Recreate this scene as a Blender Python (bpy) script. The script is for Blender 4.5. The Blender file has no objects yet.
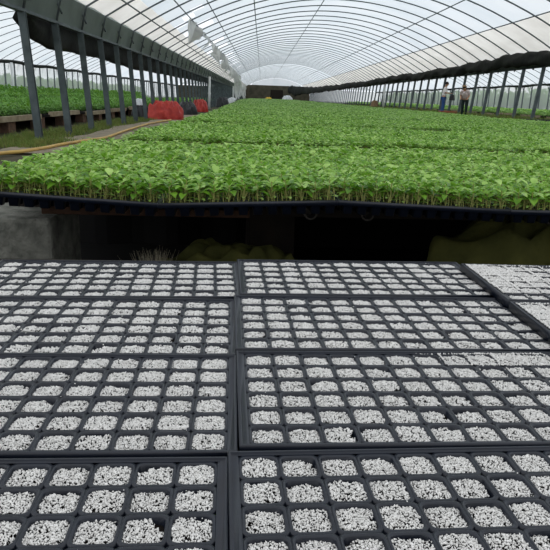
import bpy, bmesh, math, random
import numpy as np
from mathutils import Vector, Matrix, Euler

R = math.radians
PI = math.pi
rng = np.random.default_rng(7)
random.seed(7)
scn = bpy.context.scene
COL = scn.collection

# ------------------------------------------------------------------ materials
def lin(c):
    return tuple(((v / 255) / 12.92 if v / 255 <= .04045 else ((v / 255 + .055) / 1.055) ** 2.4) for v in c)

def mat(name, rgb, rough=.7, spec=.3, var=0.0, vscale=20.0, bump=0.0, bscale=60.0, rgb2=None, metal=0.0, detail=4.0, transl=0.0):
    m = bpy.data.materials.new(name); m.use_nodes = True
    nt = m.node_tree; N = nt.nodes; L = nt.links
    b = N['Principled BSDF']; out = N['Material Output']
    b.inputs['Roughness'].default_value = rough
    b.inputs['Specular IOR Level'].default_value = spec
    b.inputs['Metallic'].default_value = metal
    c1 = lin(rgb); colsock = None
    if var > 0 or rgb2:
        tc = N.new('ShaderNodeNewGeometry')
        nz = N.new('ShaderNodeTexNoise'); nz.inputs['Scale'].default_value = vscale; nz.inputs['Detail'].default_value = detail
        L.new(tc.outputs['Position'], nz.inputs['Vector'])
        mr = N.new('ShaderNodeMapRange'); mr.inputs['From Min'].default_value = .3; mr.inputs['From Max'].default_value = .7
        L.new(nz.outputs['Fac'], mr.inputs['Value'])
        mx = N.new('ShaderNodeMix'); mx.data_type = 'RGBA'
        c2 = lin(rgb2) if rgb2 else tuple(v * (1 - var) for v in c1)
        mx.inputs['A'].default_value = (*c1, 1); mx.inputs['B'].default_value = (*c2, 1)
        L.new(mr.outputs['Result'], mx.inputs['Factor'])
        L.new(mx.outputs['Result'], b.inputs['Base Color']); colsock = mx.outputs['Result']
    else:
        b.inputs['Base Color'].default_value = (*c1, 1)
    if bump > 0:
        tc2 = N.new('ShaderNodeNewGeometry')
        nb = N.new('ShaderNodeTexNoise'); nb.inputs['Scale'].default_value = bscale; nb.inputs['Detail'].default_value = 6
        L.new(tc2.outputs['Position'], nb.inputs['Vector'])
        bp = N.new('ShaderNodeBump'); bp.inputs['Strength'].default_value = bump; bp.inputs['Distance'].default_value = .02
        L.new(nb.outputs['Fac'], bp.inputs['Height']); L.new(bp.outputs['Normal'], b.inputs['Normal'])
    if transl > 0:
        tr = N.new('ShaderNodeBsdfTranslucent'); tr.inputs['Color'].default_value = (*c1, 1)
        if colsock: L.new(colsock, tr.inputs['Color'])
        ms = N.new('ShaderNodeMixShader'); ms.inputs['Fac'].default_value = transl
        L.new(b.outputs['BSDF'], ms.inputs[1]); L.new(tr.outputs['BSDF'], ms.inputs[2]); L.new(ms.outputs['Shader'], out.inputs['Surface'])
    return m

def film_mat(name, rgb, clear=.2, diffuse=.25, rgb2=None, vs=.6):
    m = bpy.data.materials.new(name); m.use_nodes = True
    nt = m.node_tree; N = nt.nodes; L = nt.links; N.remove(N['Principled BSDF'])
    out = N['Material Output']
    g = N.new('ShaderNodeNewGeometry')
    nz = N.new('ShaderNodeTexNoise'); nz.inputs['Scale'].default_value = vs; nz.inputs['Detail'].default_value = 5
    L.new(g.outputs['Position'], nz.inputs['Vector'])
    mr = N.new('ShaderNodeMapRange'); mr.inputs['From Min'].default_value = .35; mr.inputs['From Max'].default_value = .7
    L.new(nz.outputs['Fac'], mr.inputs['Value'])
    mx = N.new('ShaderNodeMix'); mx.data_type = 'RGBA'
    mx.inputs['A'].default_value = (*lin(rgb), 1); mx.inputs['B'].default_value = (*lin(rgb2 or rgb), 1)
    L.new(mr.outputs['Result'], mx.inputs['Factor'])
    t = N.new('ShaderNodeBsdfTranslucent'); d = N.new('ShaderNodeBsdfDiffuse'); tp = N.new('ShaderNodeBsdfTransparent')
    L.new(mx.outputs['Result'], t.inputs['Color']); L.new(mx.outputs['Result'], d.inputs['Color'])
    s1 = N.new('ShaderNodeMixShader'); s1.inputs['Fac'].default_value = diffuse
    L.new(t.outputs[0], s1.inputs[1]); L.new(d.outputs[0], s1.inputs[2])
    s2 = N.new('ShaderNodeMixShader'); s2.inputs['Fac'].default_value = clear
    L.new(s1.outputs[0], s2.inputs[1]); L.new(tp.outputs[0], s2.inputs[2])
    L.new(s2.outputs[0], out.inputs['Surface'])
    return m

M = {}
M['tray'] = mat('black_tray_plastic', (17, 23, 35), rough=.36, spec=.42, var=.35, vscale=35)
M['soil'] = mat('dark_potting_soil', (34, 30, 27), rough=.95, spec=.1, var=.5, vscale=400, bump=.5, bscale=500)
M['moss'] = mat('mossy_plug_soil', (112, 106, 62), rough=.95, spec=.1, rgb2=(70, 66, 42), vscale=60, bump=.5, bscale=300)
M['perlite'] = mat('white_perlite', (236, 235, 232), rough=.9, spec=.15, rgb2=(204, 202, 198), vscale=260, detail=2)
M['leaf'] = mat('seedling_leaf_green', (136, 184, 58), rough=.38, spec=.42, rgb2=(70, 120, 28), vscale=28, detail=3, transl=.42)  # darker mottling puts some leaf shadow into the green
M['leaf2'] = mat('pale_highlight_green', (196, 228, 132), rough=.36, spec=.45, rgb2=(126, 178, 58), vscale=22, detail=3, transl=.42)  # paler leaf tone puts highlights into the colour
M['stem'] = mat('pale_green_stem', (142, 144, 82), rough=.6, spec=.3)
M['crop'] = mat('tall_crop_green', (134, 178, 92), rough=.6, spec=.2, rgb2=(92, 140, 60), vscale=6, transl=.3)
M['grass'] = mat('grass_green', (98, 128, 58), rough=.7, spec=.2, rgb2=(128, 128, 70), vscale=5, transl=.2)
M['drygrass'] = mat('dry_grass', (176, 168, 146), rough=.8, spec=.1, transl=.2)
M['earth'] = mat('bare_earth', (92, 84, 70), rough=.95, spec=.1, rgb2=(64, 66, 48), vscale=1.6, bump=.6, bscale=14)
M['path'] = mat('sandy_concrete_path', (158, 146, 126), rough=.9, spec=.15, rgb2=(122, 112, 94), vscale=3, bump=.3, bscale=30)
M['steel'] = mat('weathered_grey_steel', (92, 102, 104), rough=.55, spec=.4, metal=.2, rgb2=(66, 76, 78), vscale=5)
M['rib'] = mat('galvanised_rib_steel', (104, 112, 116), rough=.5, spec=.4, metal=.3)
M['fascia'] = mat('grey_gutter_sheet', (112, 122, 118), rough=.6, spec=.35, rgb2=(88, 98, 94), vscale=1.5)
M['film'] = film_mat('milky_greenhouse_film', (230, 235, 238), clear=.16, diffuse=.15, rgb2=(214, 223, 228), vs=.5)
M['cloth'] = film_mat('cream_shade_cloth', (250, 247, 240), clear=.06, diffuse=.25, rgb2=(232, 228, 220), vs=1.2)
M['sidefilm'] = film_mat('hazy_side_film', (226, 232, 230), clear=.62, diffuse=.3, vs=.8)
M['sheet'] = film_mat('torn_white_sheet', (246, 246, 244), clear=.15, diffuse=.2, rgb2=(222, 224, 224), vs=3)
M['net'] = mat('black_shade_net', (30, 31, 31), rough=.85, spec=.15, rgb2=(46, 48, 44), vscale=3, bump=.6, bscale=12)
M['mat'] = mat('gap_darkening_black', (20, 20, 20), rough=.9, spec=.08)  # black for the added mat and cloth that darken the gap
M['wood'] = mat('weathered_brown_wood', (104, 78, 54), rough=.85, spec=.15, rgb2=(74, 54, 38), vscale=12)
M['darkwood'] = mat('shade_darkened_wood', (46, 40, 34), rough=.85, spec=.15, rgb2=(34, 30, 27), vscale=12)  # wood darkened to put the shade between the trays into its colour
M['plank'] = mat('dark_brown_plank', (74, 54, 42), rough=.85, spec=.15, rgb2=(52, 38, 30), vscale=12)
M['palewood'] = mat('pale_plank_wood', (172, 158, 134), rough=.85, spec=.15, rgb2=(138, 124, 100), vscale=6)
M['block'] = mat('grey_concrete', (128, 128, 120), rough=.95, spec=.1, rgb2=(82, 84, 78), vscale=18, bump=.5, bscale=60)
M['brick'] = mat('brown_brick', (120, 92, 76), rough=.9, spec=.1, rgb2=(88, 74, 64), vscale=14, bump=.4)
M['pipe'] = mat('old_pipe_steel', (82, 78, 72), rough=.6, spec=.3, metal=.2, rgb2=(56, 52, 46), vscale=30)
M['dark'] = mat('pipe_bore_dark', (18, 18, 18), rough=.9, spec=.05)
M['red'] = mat('red_tarpaulin', (204, 72, 60), rough=.5, spec=.35, rgb2=(160, 40, 36), vscale=5, bump=1.0, bscale=7)
M['blackbag'] = mat('black_plastic_bag', (34, 35, 38), rough=.4, spec=.5)
M['whitebag'] = mat('white_plastic_bag', (226, 228, 230), rough=.5, spec=.4)
M['olive'] = mat('olive_canvas', (92, 92, 48), rough=.9, spec=.1, rgb2=(66, 68, 36), vscale=9, bump=.3, bscale=30)
M['hose'] = mat('yellow_hose', (214, 178, 96), rough=.5, spec=.35, rgb2=(184, 148, 84), vscale=2)
M['whitepipe'] = mat('white_pvc', (232, 234, 234), rough=.45, spec=.4)
M['brownwall'] = mat('brown_boarding', (98, 94, 80), rough=.9, spec=.1, rgb2=(70, 68, 58), vscale=1.2)
M['skin'] = mat('skin_tone', (196, 150, 122), rough=.6, spec=.3)
M['shirt'] = mat('white_shirt_cotton', (250, 244, 242), rough=.85, spec=.1)
M['pinkshirt'] = mat('pale_pink_cotton', (248, 230, 230), rough=.85, spec=.1)
M['jeans'] = mat('blue_denim', (62, 92, 142), rough=.85, spec=.1)
M['darktrouser'] = mat('dark_green_trousers', (44, 56, 52), rough=.85, spec=.1)
M['hair'] = mat('black_hair', (24, 22, 22), rough=.6, spec=.3)
M['straw'] = mat('brown_straw', (140, 116, 90), rough=.85, spec=.1)
M['terracotta'] = mat('terracotta_plastic', (160, 92, 70), rough=.6, spec=.3)
M['yellow'] = mat('yellow_plastic', (214, 178, 60), rough=.6, spec=.3)

# ------------------------------------------------------------------ object helpers
def tag(o, label=None, cat=None, group=None, kind=None):
    if label: o['label'] = label
    if cat: o['category'] = cat
    if group: o['group'] = group
    if kind: o['kind'] = kind
    return o

def empty(name, loc=(0, 0, 0), rz=0.0):
    o = bpy.data.objects.new(name, None); COL.objects.link(o)
    o.location = loc; o.rotation_euler = (0, 0, rz); o.empty_display_size = .1
    return o

def link(name, me, mats, parent=None, smooth=False):
    o = bpy.data.objects.new(name, me)
    for m in (mats if isinstance(mats, (list, tuple)) else [mats]): me.materials.append(m)
    COL.objects.link(o)
    if parent: o.parent = parent
    if smooth: me.polygons.foreach_set('use_smooth', [True] * len(me.polygons))
    return o

def np_mesh(name, V, F, mi=None):
    """V (n,3), F (m,k) index array"""
    me = bpy.data.meshes.new(name)
    V = np.asarray(V, np.float32); F = np.asarray(F, np.int32); k = F.shape[1]
    me.vertices.add(len(V)); me.vertices.foreach_set('co', V.ravel())
    me.loops.add(F.size); me.loops.foreach_set('vertex_index', F.ravel())
    me.polygons.add(len(F)); me.polygons.foreach_set('loop_start', np.arange(0, F.size, k, dtype=np.int32))
    if mi is not None: me.polygons.foreach_set('material_index', np.asarray(mi, np.int32))
    me.update(calc_edges=True); me.validate()
    return me

class MB:
    def __init__(s): s.v = []; s.f = []; s.m = []
    def add(s, V, F, mi=0):
        n = len(s.v); s.v += [tuple(p) for p in V]; s.f += [tuple(i + n for i in f) for f in F]; s.m += [mi] * len(F)
    def box(s, x0, x1, y0, y1, z0, z1, mi=0, mtx=None):
        V = [(x, y, z) for x in (x0, x1) for y in (y0, y1) for z in (z0, z1)]
        if mtx is not None: V = [tuple(mtx @ Vector(p)) for p in V]
        s.add(V, [(0, 1, 3, 2), (4, 6, 7, 5), (0, 4, 5, 1), (2, 3, 7, 6), (0, 2, 6, 4), (1, 5, 7, 3)], mi)
    def tube(s, pts, r, n=8, mi=0, cap=True):
        pts = [Vector(p) for p in pts]; V = []; F = []
        rs = r if isinstance(r, (list, tuple)) else [r] * len(pts)
        prev = None
        for i, p in enumerate(pts):
            t = (pts[min(i + 1, len(pts) - 1)] - pts[max(i - 1, 0)]).normalized()
            if prev is None:
                a = t.cross(Vector((0, 0, 1)));
                if a.length < .05: a = t.cross(Vector((0, 1, 0)))
            else:
                a = prev - t * prev.dot(t)
            a.normalize(); prev = a; b = t.cross(a)
            for k in range(n):
                an = 2 * PI * k / n; V.append(tuple(p + a * (rs[i] * math.cos(an)) + b * (rs[i] * math.sin(an))))
        for i in range(len(pts) - 1):
            for k in range(n):
                F.append((i * n + k, i * n + (k + 1) % n, (i + 1) * n + (k + 1) % n, (i + 1) * n + k))
        if cap:
            F.append(tuple(range(n))[::-1]); F.append(tuple((len(pts) - 1) * n + k for k in range(n)))
        s.add(V, F, mi)
    def mesh(s, name):
        me = bpy.data.meshes.new(name); me.from_pydata(s.v, [], s.f)
        me.polygons.foreach_set('material_index', s.m); me.update(); return me
    def build(s, name, mats, parent=None, smooth=False):
        me = s.mesh(name)
        o = link(name, me, mats, parent, smooth); me.polygons.foreach_set('material_index', s.m); return o

def bevel(o, w, seg=2):
    b = o.modifiers.new('bevel', 'BEVEL'); b.width = w; b.segments = seg; b.limit_method = 'ANGLE'; return o

def copy_tree(o):
    c = o.copy(); COL.objects.link(c)
    for ch in list(o.children):
        d = ch.copy(); COL.objects.link(d); d.parent = c
        for g in list(ch.children):
            e = g.copy(); COL.objects.link(e); e.parent = d
    return c

def fbm(x, y, s=1.0, seed=0):
    v = 0; a = 1.0
    for k in range(4):
        f = s * 2 ** k
        v = v + a * np.sin(x * f * 1.3 + seed * 1.7 + 2.1 * np.sin(y * f * .9 + k + seed)) * np.cos(y * f * 1.1 - seed + 1.7 * np.sin(x * f * .7 + k * 2))
        a *= .5
    return v

# ------------------------------------------------------------------ camera and world
CAMZ = .80
cam = bpy.data.cameras.new('camera'); cam.sensor_width = 36; cam.sensor_fit = 'HORIZONTAL'
cam.lens = 36 * 625 / 550; cam.clip_start = .02; cam.clip_end = 600
co = bpy.data.objects.new('camera', cam); COL.objects.link(co); scn.camera = co
pit, roll, yaw = R(15.7958), R(2.0408), R(1.7027)
fw = Vector((math.sin(yaw) * math.cos(pit), math.cos(yaw) * math.cos(pit), -math.sin(pit)))
rt0 = Vector((math.cos(yaw), -math.sin(yaw), 0)); dn0 = fw.cross(rt0)
# picture right = rt0 turned against the roll, so that the horizon drops to the right
rt = rt0 * math.cos(roll) - dn0 * math.sin(roll); dn = rt0 * math.sin(roll) + dn0 * math.cos(roll)
co.matrix_world = Matrix(((rt.x, -dn.x, -fw.x, 0), (rt.y, -dn.y, -fw.y, 0), (rt.z, -dn.z, -fw.z, CAMZ), (0, 0, 0, 1)))

w = bpy.data.worlds.new('overcast_sky'); scn.world = w; w.use_nodes = True
nt = w.node_tree; bg = nt.nodes['Background']
bg.inputs['Strength'].default_value = 1.0
tc = nt.nodes.new('ShaderNodeTexCoord'); nz = nt.nodes.new('ShaderNodeTexNoise'); nz.inputs['Scale'].default_value = 2.2; nz.inputs['Detail'].default_value = 4
cr = nt.nodes.new('ShaderNodeValToRGB'); cr.color_ramp.elements[0].position = .3; cr.color_ramp.elements[1].position = .7
cr.color_ramp.elements[0].color = (.86, .92, 1.0, 1); cr.color_ramp.elements[1].color = (1.0, 1.0, 1.0, 1)
nt.links.new(tc.outputs['Generated'], nz.inputs['Vector']); nt.links.new(nz.outputs['Fac'], cr.inputs['Fac']); nt.links.new(cr.outputs['Color'], bg.inputs['Color'])
scn.view_settings.view_transform = 'Standard'; scn.view_settings.look = 'None'
scn.view_settings.gamma = 1; scn.view_settings.use_curve_mapping = False
scn.view_settings.exposure = .33
scn.cycles.max_bounces = 8; scn.cycles.diffuse_bounces = 5; scn.cycles.transparent_max_bounces = 16; scn.cycles.transmission_bounces = 6

# ------------------------------------------------------------------ ground
def ground_z(x):
    t = np.clip((np.asarray(x, float) - 6.2) / 2.2, 0, 1); return .33 * t * t * (3 - 2 * t)
xs = np.concatenate([np.linspace(-90, -20, 12), np.linspace(-19, 24, 90), np.linspace(26, 100, 12)])
ys = np.concatenate([np.linspace(-40, -6, 8), np.linspace(-5, 40, 90), np.linspace(42, 220, 50)])
gx, gy = np.meshgrid(xs, ys)
gz = ground_z(gx) + .012 * fbm(gx, gy, 1.3, 2) - .012
nx, ny = len(xs), len(ys)
V = np.stack([gx.ravel(), gy.ravel(), gz.ravel()], 1)
idx = np.arange(nx * ny).reshape(ny, nx)
F = np.stack([idx[:-1, :-1].ravel(), idx[:-1, 1:].ravel(), idx[1:, 1:].ravel(), idx[1:, :-1].ravel()], 1)
tag(link('floor', np_mesh('floor', V, F), M['earth'], smooth=True), kind='structure')

# worn path on the left
mb = MB(); P = []
for i in range(40):
    y = 8.2 + i * .5; wv = .1 * math.sin(y * 1.1) + .06 * math.sin(y * 2.7)
    P += [(-3.45 + wv, y, -.02), (-3.43 + wv, y, .012), (-2.5 + wv * .6, y, .012), (-2.48 + wv * .6, y, -.02)]
F = []
for i in range(39):
    for k in range(3): F.append((i * 4 + k, i * 4 + k + 1, i * 4 + k + 5, i * 4 + k + 4))
mb.add(P, F); tag(mb.build('footpath', M['path'], smooth=False), 'pale sandy footpath along the left row of posts', 'path', kind='structure')

# ------------------------------------------------------------------ greenhouse shell
XC, HW = 2.7, 6.3
ZTOP, ZEAVE = 4.4, 2.45
def arch_z(x, xc=XC): return ZTOP - (ZTOP - ZEAVE) * abs((x - xc) / HW) ** 2
def arch_pts(xc, n=26):
    return [(xc - HW + 2 * HW * i / n, arch_z(xc - HW + 2 * HW * i / n, xc)) for i in range(n + 1)]
Y0, Y1 = 3.0, 125.0
SP = 1.62
PL0, PR0 = 10.48, 21.29

def film(name, xc, y0, y1, holes=None, cloth=None):
    a = arch_pts(xc, 36); n = len(a); yy = np.arange(y0, y1 + .01, SP / 2)
    V = []; F = []; mi = []
    for j, y in enumerate(yy):
        for (x, z) in a:
            V.append((x, y, z + .03 - .03 * math.cos(2 * PI * (y - PL0) / SP) * .6))
    for j in range(len(yy) - 1):
        for i in range(n - 1):
            xm = (a[i][0] + a[i + 1][0]) / 2; ym = (yy[j] + yy[j + 1]) / 2
            if holes and holes(xm, ym): continue
            F.append((j * n + i, j * n + i + 1, (j + 1) * n + i + 1, (j + 1) * n + i)); mi.append(1 if cloth and cloth(xm, ym) else 0)
    o = link(name, np_mesh(name, V, F, mi), [M['film'], M['cloth']], smooth=True)
    o.data.polygons.foreach_set('material_index', mi)
    return tag(o, kind='structure')

def torn(x, y):
    if not (-3.0 < x < -1.9): return False
    return math.sin(y * 1.9 + x * 3) + .6 * math.sin(y * .7 + x) > .55 and 14 < y < 60
film('ceiling', XC, Y0, Y1, torn, lambda x, y: x > 7.45 or x < -3.0)
film('ceiling_left', XC - 12.75, 4, 125)
film('ceiling_right', XC + 12.75, 8, 125)

# arch ribs, one mesh shared by all copies of a bay
def rib_mesh():
    mb = MB(); a = arch_pts(XC, 30)
    pts = [(-3.715, 0, 2.0)] + [(x, 0, z) for x, z in a] + [(9.14, 0, 2.12)]
    mb.tube(pts, .022, 6); return mb.mesh('roof_rib')
rm = rib_mesh(); rm.materials.append(M['rib'])
rm.polygons.foreach_set('use_smooth', [True] * len(rm.polygons))
def rib(x, y, label, group):
    o = bpy.data.objects.new('roof_rib', rm); COL.objects.link(o); o.location = (x, y, 0); tag(o, label, 'rib', group); return o
y = PL0 - 4 * SP
while y < Y1:
    rib(0, y, 'thin grey arched rib spanning the main greenhouse roof overhead', 'arched ribs of the main tunnel'); y += SP if y < 70 else 2 * SP
for k in range(34): rib(-12.75, PL0 - 1 * SP + k * SP, 'thin grey arched rib of the neighbouring tunnel seen through the left posts', 'arched ribs of the left tunnel')
for k in range(34): rib(12.75, PL0 + 3 * SP + k * SP, 'thin grey arched rib of the neighbouring tunnel seen through the right posts', 'arched ribs of the right tunnel')

# purlins along the roof
for x, lab in ((-3.08, 'lowest long purlin on the left slope of the main roof, just above the gutter'),
               (-2.32, 'second long purlin up the left slope, with torn white sheeting hung on it'),
               (-1.66, 'third long purlin up the left slope of the main roof'),
               (-.35, 'long purlin running straight up the photo left of the ridge'),
               (2.2, 'long purlin near the ridge of the main roof'),
               (6.0, 'upper long purlin on the right slope of the main roof'),
               (7.5, 'lower long purlin on the right slope, along the edge of the cream cloth')):
    mb = MB(); z = arch_z(x) - .035; mb.tube([(x, Y0 + .2, z), (x, Y1 - .2, z)], .017, 6)
    tag(mb.build('roof_purlin', M['rib'], smooth=True), lab, 'purlin')

# gutters / fascia
def fascia(name, x, s, lab, y0, y1, z0=2.0, z1=2.47):
    t = empty(name, (x, y0, z0)); tag(t, lab, 'gutter')
    mb = MB(); L_ = y1 - y0
    mb.add([(0, 0, 0), (0, L_, 0), (s * .12, L_, z1 - z0), (s * .12, 0, z1 - z0), (-s * .03, 0, 0), (-s * .03, L_, 0), (s * .09, L_, z1 - z0), (s * .09, 0, z1 - z0)],
           [(0, 1, 2, 3), (7, 6, 5, 4), (0, 4, 5, 1), (3, 2, 6, 7), (0, 3, 7, 4), (1, 5, 6, 2)])
    mb.build('fascia_sheet', M['fascia'], t)
    mb = MB(); mb.box(-.05, .05, 0, L_, -.05, .0); mb.build('bottom_rail', M['steel'], t)
    mb = MB(); prof = [(-.02, z1 - z0 - .01), (-s * .02, z1 - z0 - .1), (-s * .2, z1 - z0 - .1), (-s * .22, z1 - z0 - .01)]
    V = [(px, yy, pz) for yy in (0, L_) for px, pz in prof]
    mb.add(V, [(0, 1, 5, 4), (1, 2, 6, 5), (2, 3, 7, 6)]); mb.build('gutter_trough', M['fascia'], t)
    return t
fascia('roof_gutter', -3.76, 1, 'grey sheet gutter band along the left side, above the row of posts', Y0, Y1)
fascia('roof_gutter', 9.2, -1, 'grey gutter band along the right side, behind the rolled black net', Y0, Y1, 2.12, 2.47)

# posts
def post_mesh(name, dx, z0, z1, wx=.11, wy=.08):
    mb = MB(); a = wx / 2; b = wy / 2
    V = []
    for z, ox in ((z0, 0), (z1, dx)):
        V += [(ox - a, -b, z), (ox + a, -b, z), (ox + a, -b + .012, z), (ox - a + .014, -b + .012, z), (ox - a + .014, b - .012, z), (ox + a, b - .012, z), (ox + a, b, z), (ox - a, b, z)]
    F = [(i, (i + 1) % 8, 8 + (i + 1) % 8, 8 + i) for i in range(8)] + [tuple(range(7, -1, -1)), tuple(range(8, 16))]
    mb.add(V, F); return mb.mesh(name)
pl = post_mesh('greenhouse_post', -.15, -.03, 1.96); pl.materials.append(M['steel'])
pr_ = post_mesh('greenhouse_post', .17, -.03, 1.75, .10, .08); pr_.materials.append(M['steel'])
pf = post_mesh('greenhouse_post', 0, -.03, 2.42, .08, .08); pf.materials.append(M['rib'])
def post(me, x, y, z, lab, grp=None):
    o = bpy.data.objects.new('greenhouse_post', me); COL.objects.link(o); o.location = (x, y, z); tag(o, lab, 'post', grp); return o
nearL = ['nearest and largest grey steel post of the left row, at the left edge', 'second grey post of the left row from the left edge, by the black net',
         'third grey steel post of the left row, over the grass strip', 'fourth grey steel post of the left row', 'fifth grey steel post of the left row', 'sixth grey steel post of the left row']
k = 0
while PL0 + k * SP < Y1 - 1:
    if k < 6: post(pl, -3.6, PL0 + k * SP, 0, nearL[k])
    else: post(pl, -3.6, PL0 + k * SP, 0, 'grey steel post of the left row, from the red tarpaulin onwards', 'far posts of the left row')
    k += 1
nearR = {0: 'grey steel post of the right row, leaning, second from the right edge', -1: 'nearest leaning grey steel post of the right row, at the right edge',
         1: 'third leaning grey steel post of the right row from the right edge', 2: 'fourth leaning grey steel post of the right row from the right edge', 3: 'fifth leaning post from the right edge, right of the person in pink'}
k = -1
while PR0 + k * SP < Y1 - 1:
    if k in nearR: post(pr_, 9.0, PR0 + k * SP, .33, nearR[k])
    else: post(pr_, 9.0, PR0 + k * SP, .33, 'slender grey post of the right row, from the two people onwards', 'far posts of the right row')
    k += 1
for k in range(68): post(pf, -16.2, PL0 + 2 + k * SP, 0, 'thin grey post of the outer side of the left tunnel, seen between the left posts', 'outer posts of the left tunnel')
for k in range(62): post(pf, 21.7, PR0 + k * SP, .33 - .3, 'thin grey post of the outer side of the right tunnel, seen between the right posts', 'outer posts of the right tunnel')
for x, lab in ((-16.2, 'dark eaves beam on the outer side of the left tunnel'), (21.7, 'dark wavy rolled net along the outer side of the right tunnel')):
    mb = MB(); mb.tube([(x, yy, 2.45 + .05 * math.sin(yy * .9) + (.05 if x > 0 else 0)) for yy in np.arange(4, 124, 1.0)], .11, 8)
    tag(mb.build('eaves_roll', M['net'], smooth=True), lab, 'net roll')
# outer side films and end wall
for nm, x, z0 in (('wall_left', -16.32, 0), ('wall_right', 21.85, .3)):
    mb = MB(); mb.box(x - .004, x + .004, 4, 125, z0, 2.45); tag(mb.build(nm, M['sidefilm']), kind='structure')
mb = MB(); a = arch_pts(XC, 24)
zb = 3.1
mb.box(-3.7, 9.15, Y1, Y1 + .12, -.02, zb, 0)
for i in range(40): mb.box(-3.7 + i * .32, -3.7 + i * .32 + .03, Y1 - .03, Y1, 0, zb, 0)
V = [(x, Y1, z) for x, z in a if z > zb]; V = [(V[0][0], Y1, zb)] + V + [(V[-1][0], Y1, zb)]
mb.add(V, [tuple(range(len(V)))], 1)
tag(mb.build('wall_back', [M['brownwall'], M['film']]), kind='structure')
for nm, dx in (('wall_end_left', -12.75), ('wall_end_right', 12.75)):
    mb = MB(); mb.box(-3.45 + dx, 8.9 + dx, Y1, Y1 + .1, -.02, 2.6, 0)
    V = [(x + dx, Y1, z) for x, z in a if z > 2.6]; mb.add(V, [tuple(range(len(V)))], 1)
    tag(mb.build(nm, [M['brownwall'] if dx < 0 else M['sidefilm'], M['film']]), kind='structure')
d = MB(); d.box(1.6, 4.0, Y1 - .1, Y1 - .03, 0, 2.3); dd = tag(d.build('door_1', M['darkwood']), kind='structure')
d = MB(); d.tube([(1.8, Y1 - .16, 1.0), (1.8, Y1 - .16, 1.25)], .02); d.box(1.79, 1.81, Y1 - .16, Y1 - .1, 1.02, 1.04); d.box(1.79, 1.81, Y1 - .16, Y1 - .1, 1.21, 1.23); d.build('door_handle', M['pipe'], dd)

# ------------------------------------------------------------------ nets, sheets
def drape(name, path, thick, mats, n=14, amp=.05, seed=1, closed=True):
    """path: list of (x,y,ztop,zbot); a crumpled hanging bundle with real thickness"""
    p = np.array(path, float); tt = np.arange(len(p)); m = max(40, int(abs(p[-1, 1] - p[0, 1]) * 5)); m = min(m, 420)
    u = np.linspace(0, len(p) - 1, m); q = np.stack([np.interp(u, tt, p[:, c]) for c in range(4)], 1)
    V = []
    for i in range(m):
        x, y, zt, zb_ = q[i]; h = (zt - zb_) / 2; zc = (zt + zb_) / 2
        for k in range(n):
            a_ = 2 * PI * k / n; wob = 1 + .22 * math.sin(y * 1.3 + 2.2 * a_ + seed) + .16 * math.sin(y * 3.1 - 3 * a_ + seed * 2)
            V.append((x + thick * math.cos(a_) * wob, y + .04 * math.sin(5 * a_ + y), zc + amp * .35 * float(fbm(y, seed, .55, seed)) + h * math.sin(a_) * (1 + amp * .9 * float(fbm(y, a_ * .6, .9, seed + 2)) + amp * .5 * math.sin(y * 6.3 - 2 * a_))))
    F = [(i * n + k, i * n + (k + 1) % n, (i + 1) * n + (k + 1) % n, (i + 1) * n + k) for i in range(m - 1) for k in range(n)]
    V2 = np.array(V); me = bpy.data.meshes.new(name); me.from_pydata([tuple(v) for v in V2], [], F + [tuple(range(n))[::-1], tuple((m - 1) * n + k for k in range(n))]); me.update()
    return link(name, me, mats, smooth=True)
tag(drape('shade_net', [(8.9, -2, 2.5, 1.98), (8.9, 17, 2.5, 2.0), (8.85, 21, 2.52, 2.1), (8.8, 26, 2.48, 2.04), (8.8, 32, 2.46, 2.06), (8.75, 40, 2.5, 2.1), (8.7, 55, 2.44, 2.02), (8.5, 75, 2.5, 1.9), (8.0, 95, 2.6, 1.8), (7.2, 110, 2.8, 1.6), (5.6, 118, 3.0, 1.4), (4.9, 120, 2.9, 1.7)], .16, M['net'], amp=.2, seed=2),
    'long crumpled black shade net gathered under the right eaves', 'shade net')
tag(drape('shade_net', [(-3.98, 11.1, 2.06, 1.85), (-3.98, 11.5, 2.06, 1.62), (-3.98, 12.4, 2.06, 1.53), (-3.98, 14, 2.06, 1.58), (-3.98, 17, 2.06, 1.56), (-3.98, 21, 2.06, 1.5), (-3.98, 27, 2.06, 1.55), (-3.98, 36, 2.06, 1.62), (-3.98, 60, 2.06, 1.7)], .12, M['net'], amp=.04, seed=5),
    'sagging black shade net hung behind the left posts below the gutter', 'shade net')
def sheet(y0, y1, xa, drop, seed, lab):
    ny_ = int((y1 - y0) * 4); nz_ = 10; V = []
    for j in range(ny_ + 1):
        y = y0 + (y1 - y0) * j / ny_
        dr = drop * (.55 + .3 * math.sin(y * .9 + seed) + .25 * math.sin(y * 2.3 + seed * 2)); dr = max(.12, dr)
        for i in range(nz_ + 1):
            t = i / nz_
            V.append((xa + .16 * t * math.sin(y * 2.1 + 3 * t + seed) + .1 * math.sin(t * 5 + y * 3.7), y + .06 * math.sin(t * 7 + y), arch_z(xa) - .03 - t * dr))
    F = [(j * (nz_ + 1) + i, j * (nz_ + 1) + i + 1, (j + 1) * (nz_ + 1) + i + 1, (j + 1) * (nz_ + 1) + i) for j in range(ny_) for i in range(nz_)]
    o = link('plastic_sheet', np_mesh('plastic_sheet', V, F), M['sheet'], smooth=True)
    s_ = o.modifiers.new('solid', 'SOLIDIFY'); s_.thickness = .006
    return tag(o, lab, 'plastic sheet')
sheet(21, 27, -2.32, .7, 1, 'nearest torn white plastic sheet hanging from the left roof slope')
sheet(30, 42, -2.32, .8, 3, 'second torn white plastic sheet hanging from the left roof slope, above the white downpipe')
sheet(46, 75, -2.5, 1.0, 5, 'long ragged white plastic sheet hanging beyond the white downpipe')
sheet(70, 112, -2.9, 2.2, 8, 'farthest long white plastic curtain hanging low towards the end wall on the left')

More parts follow.
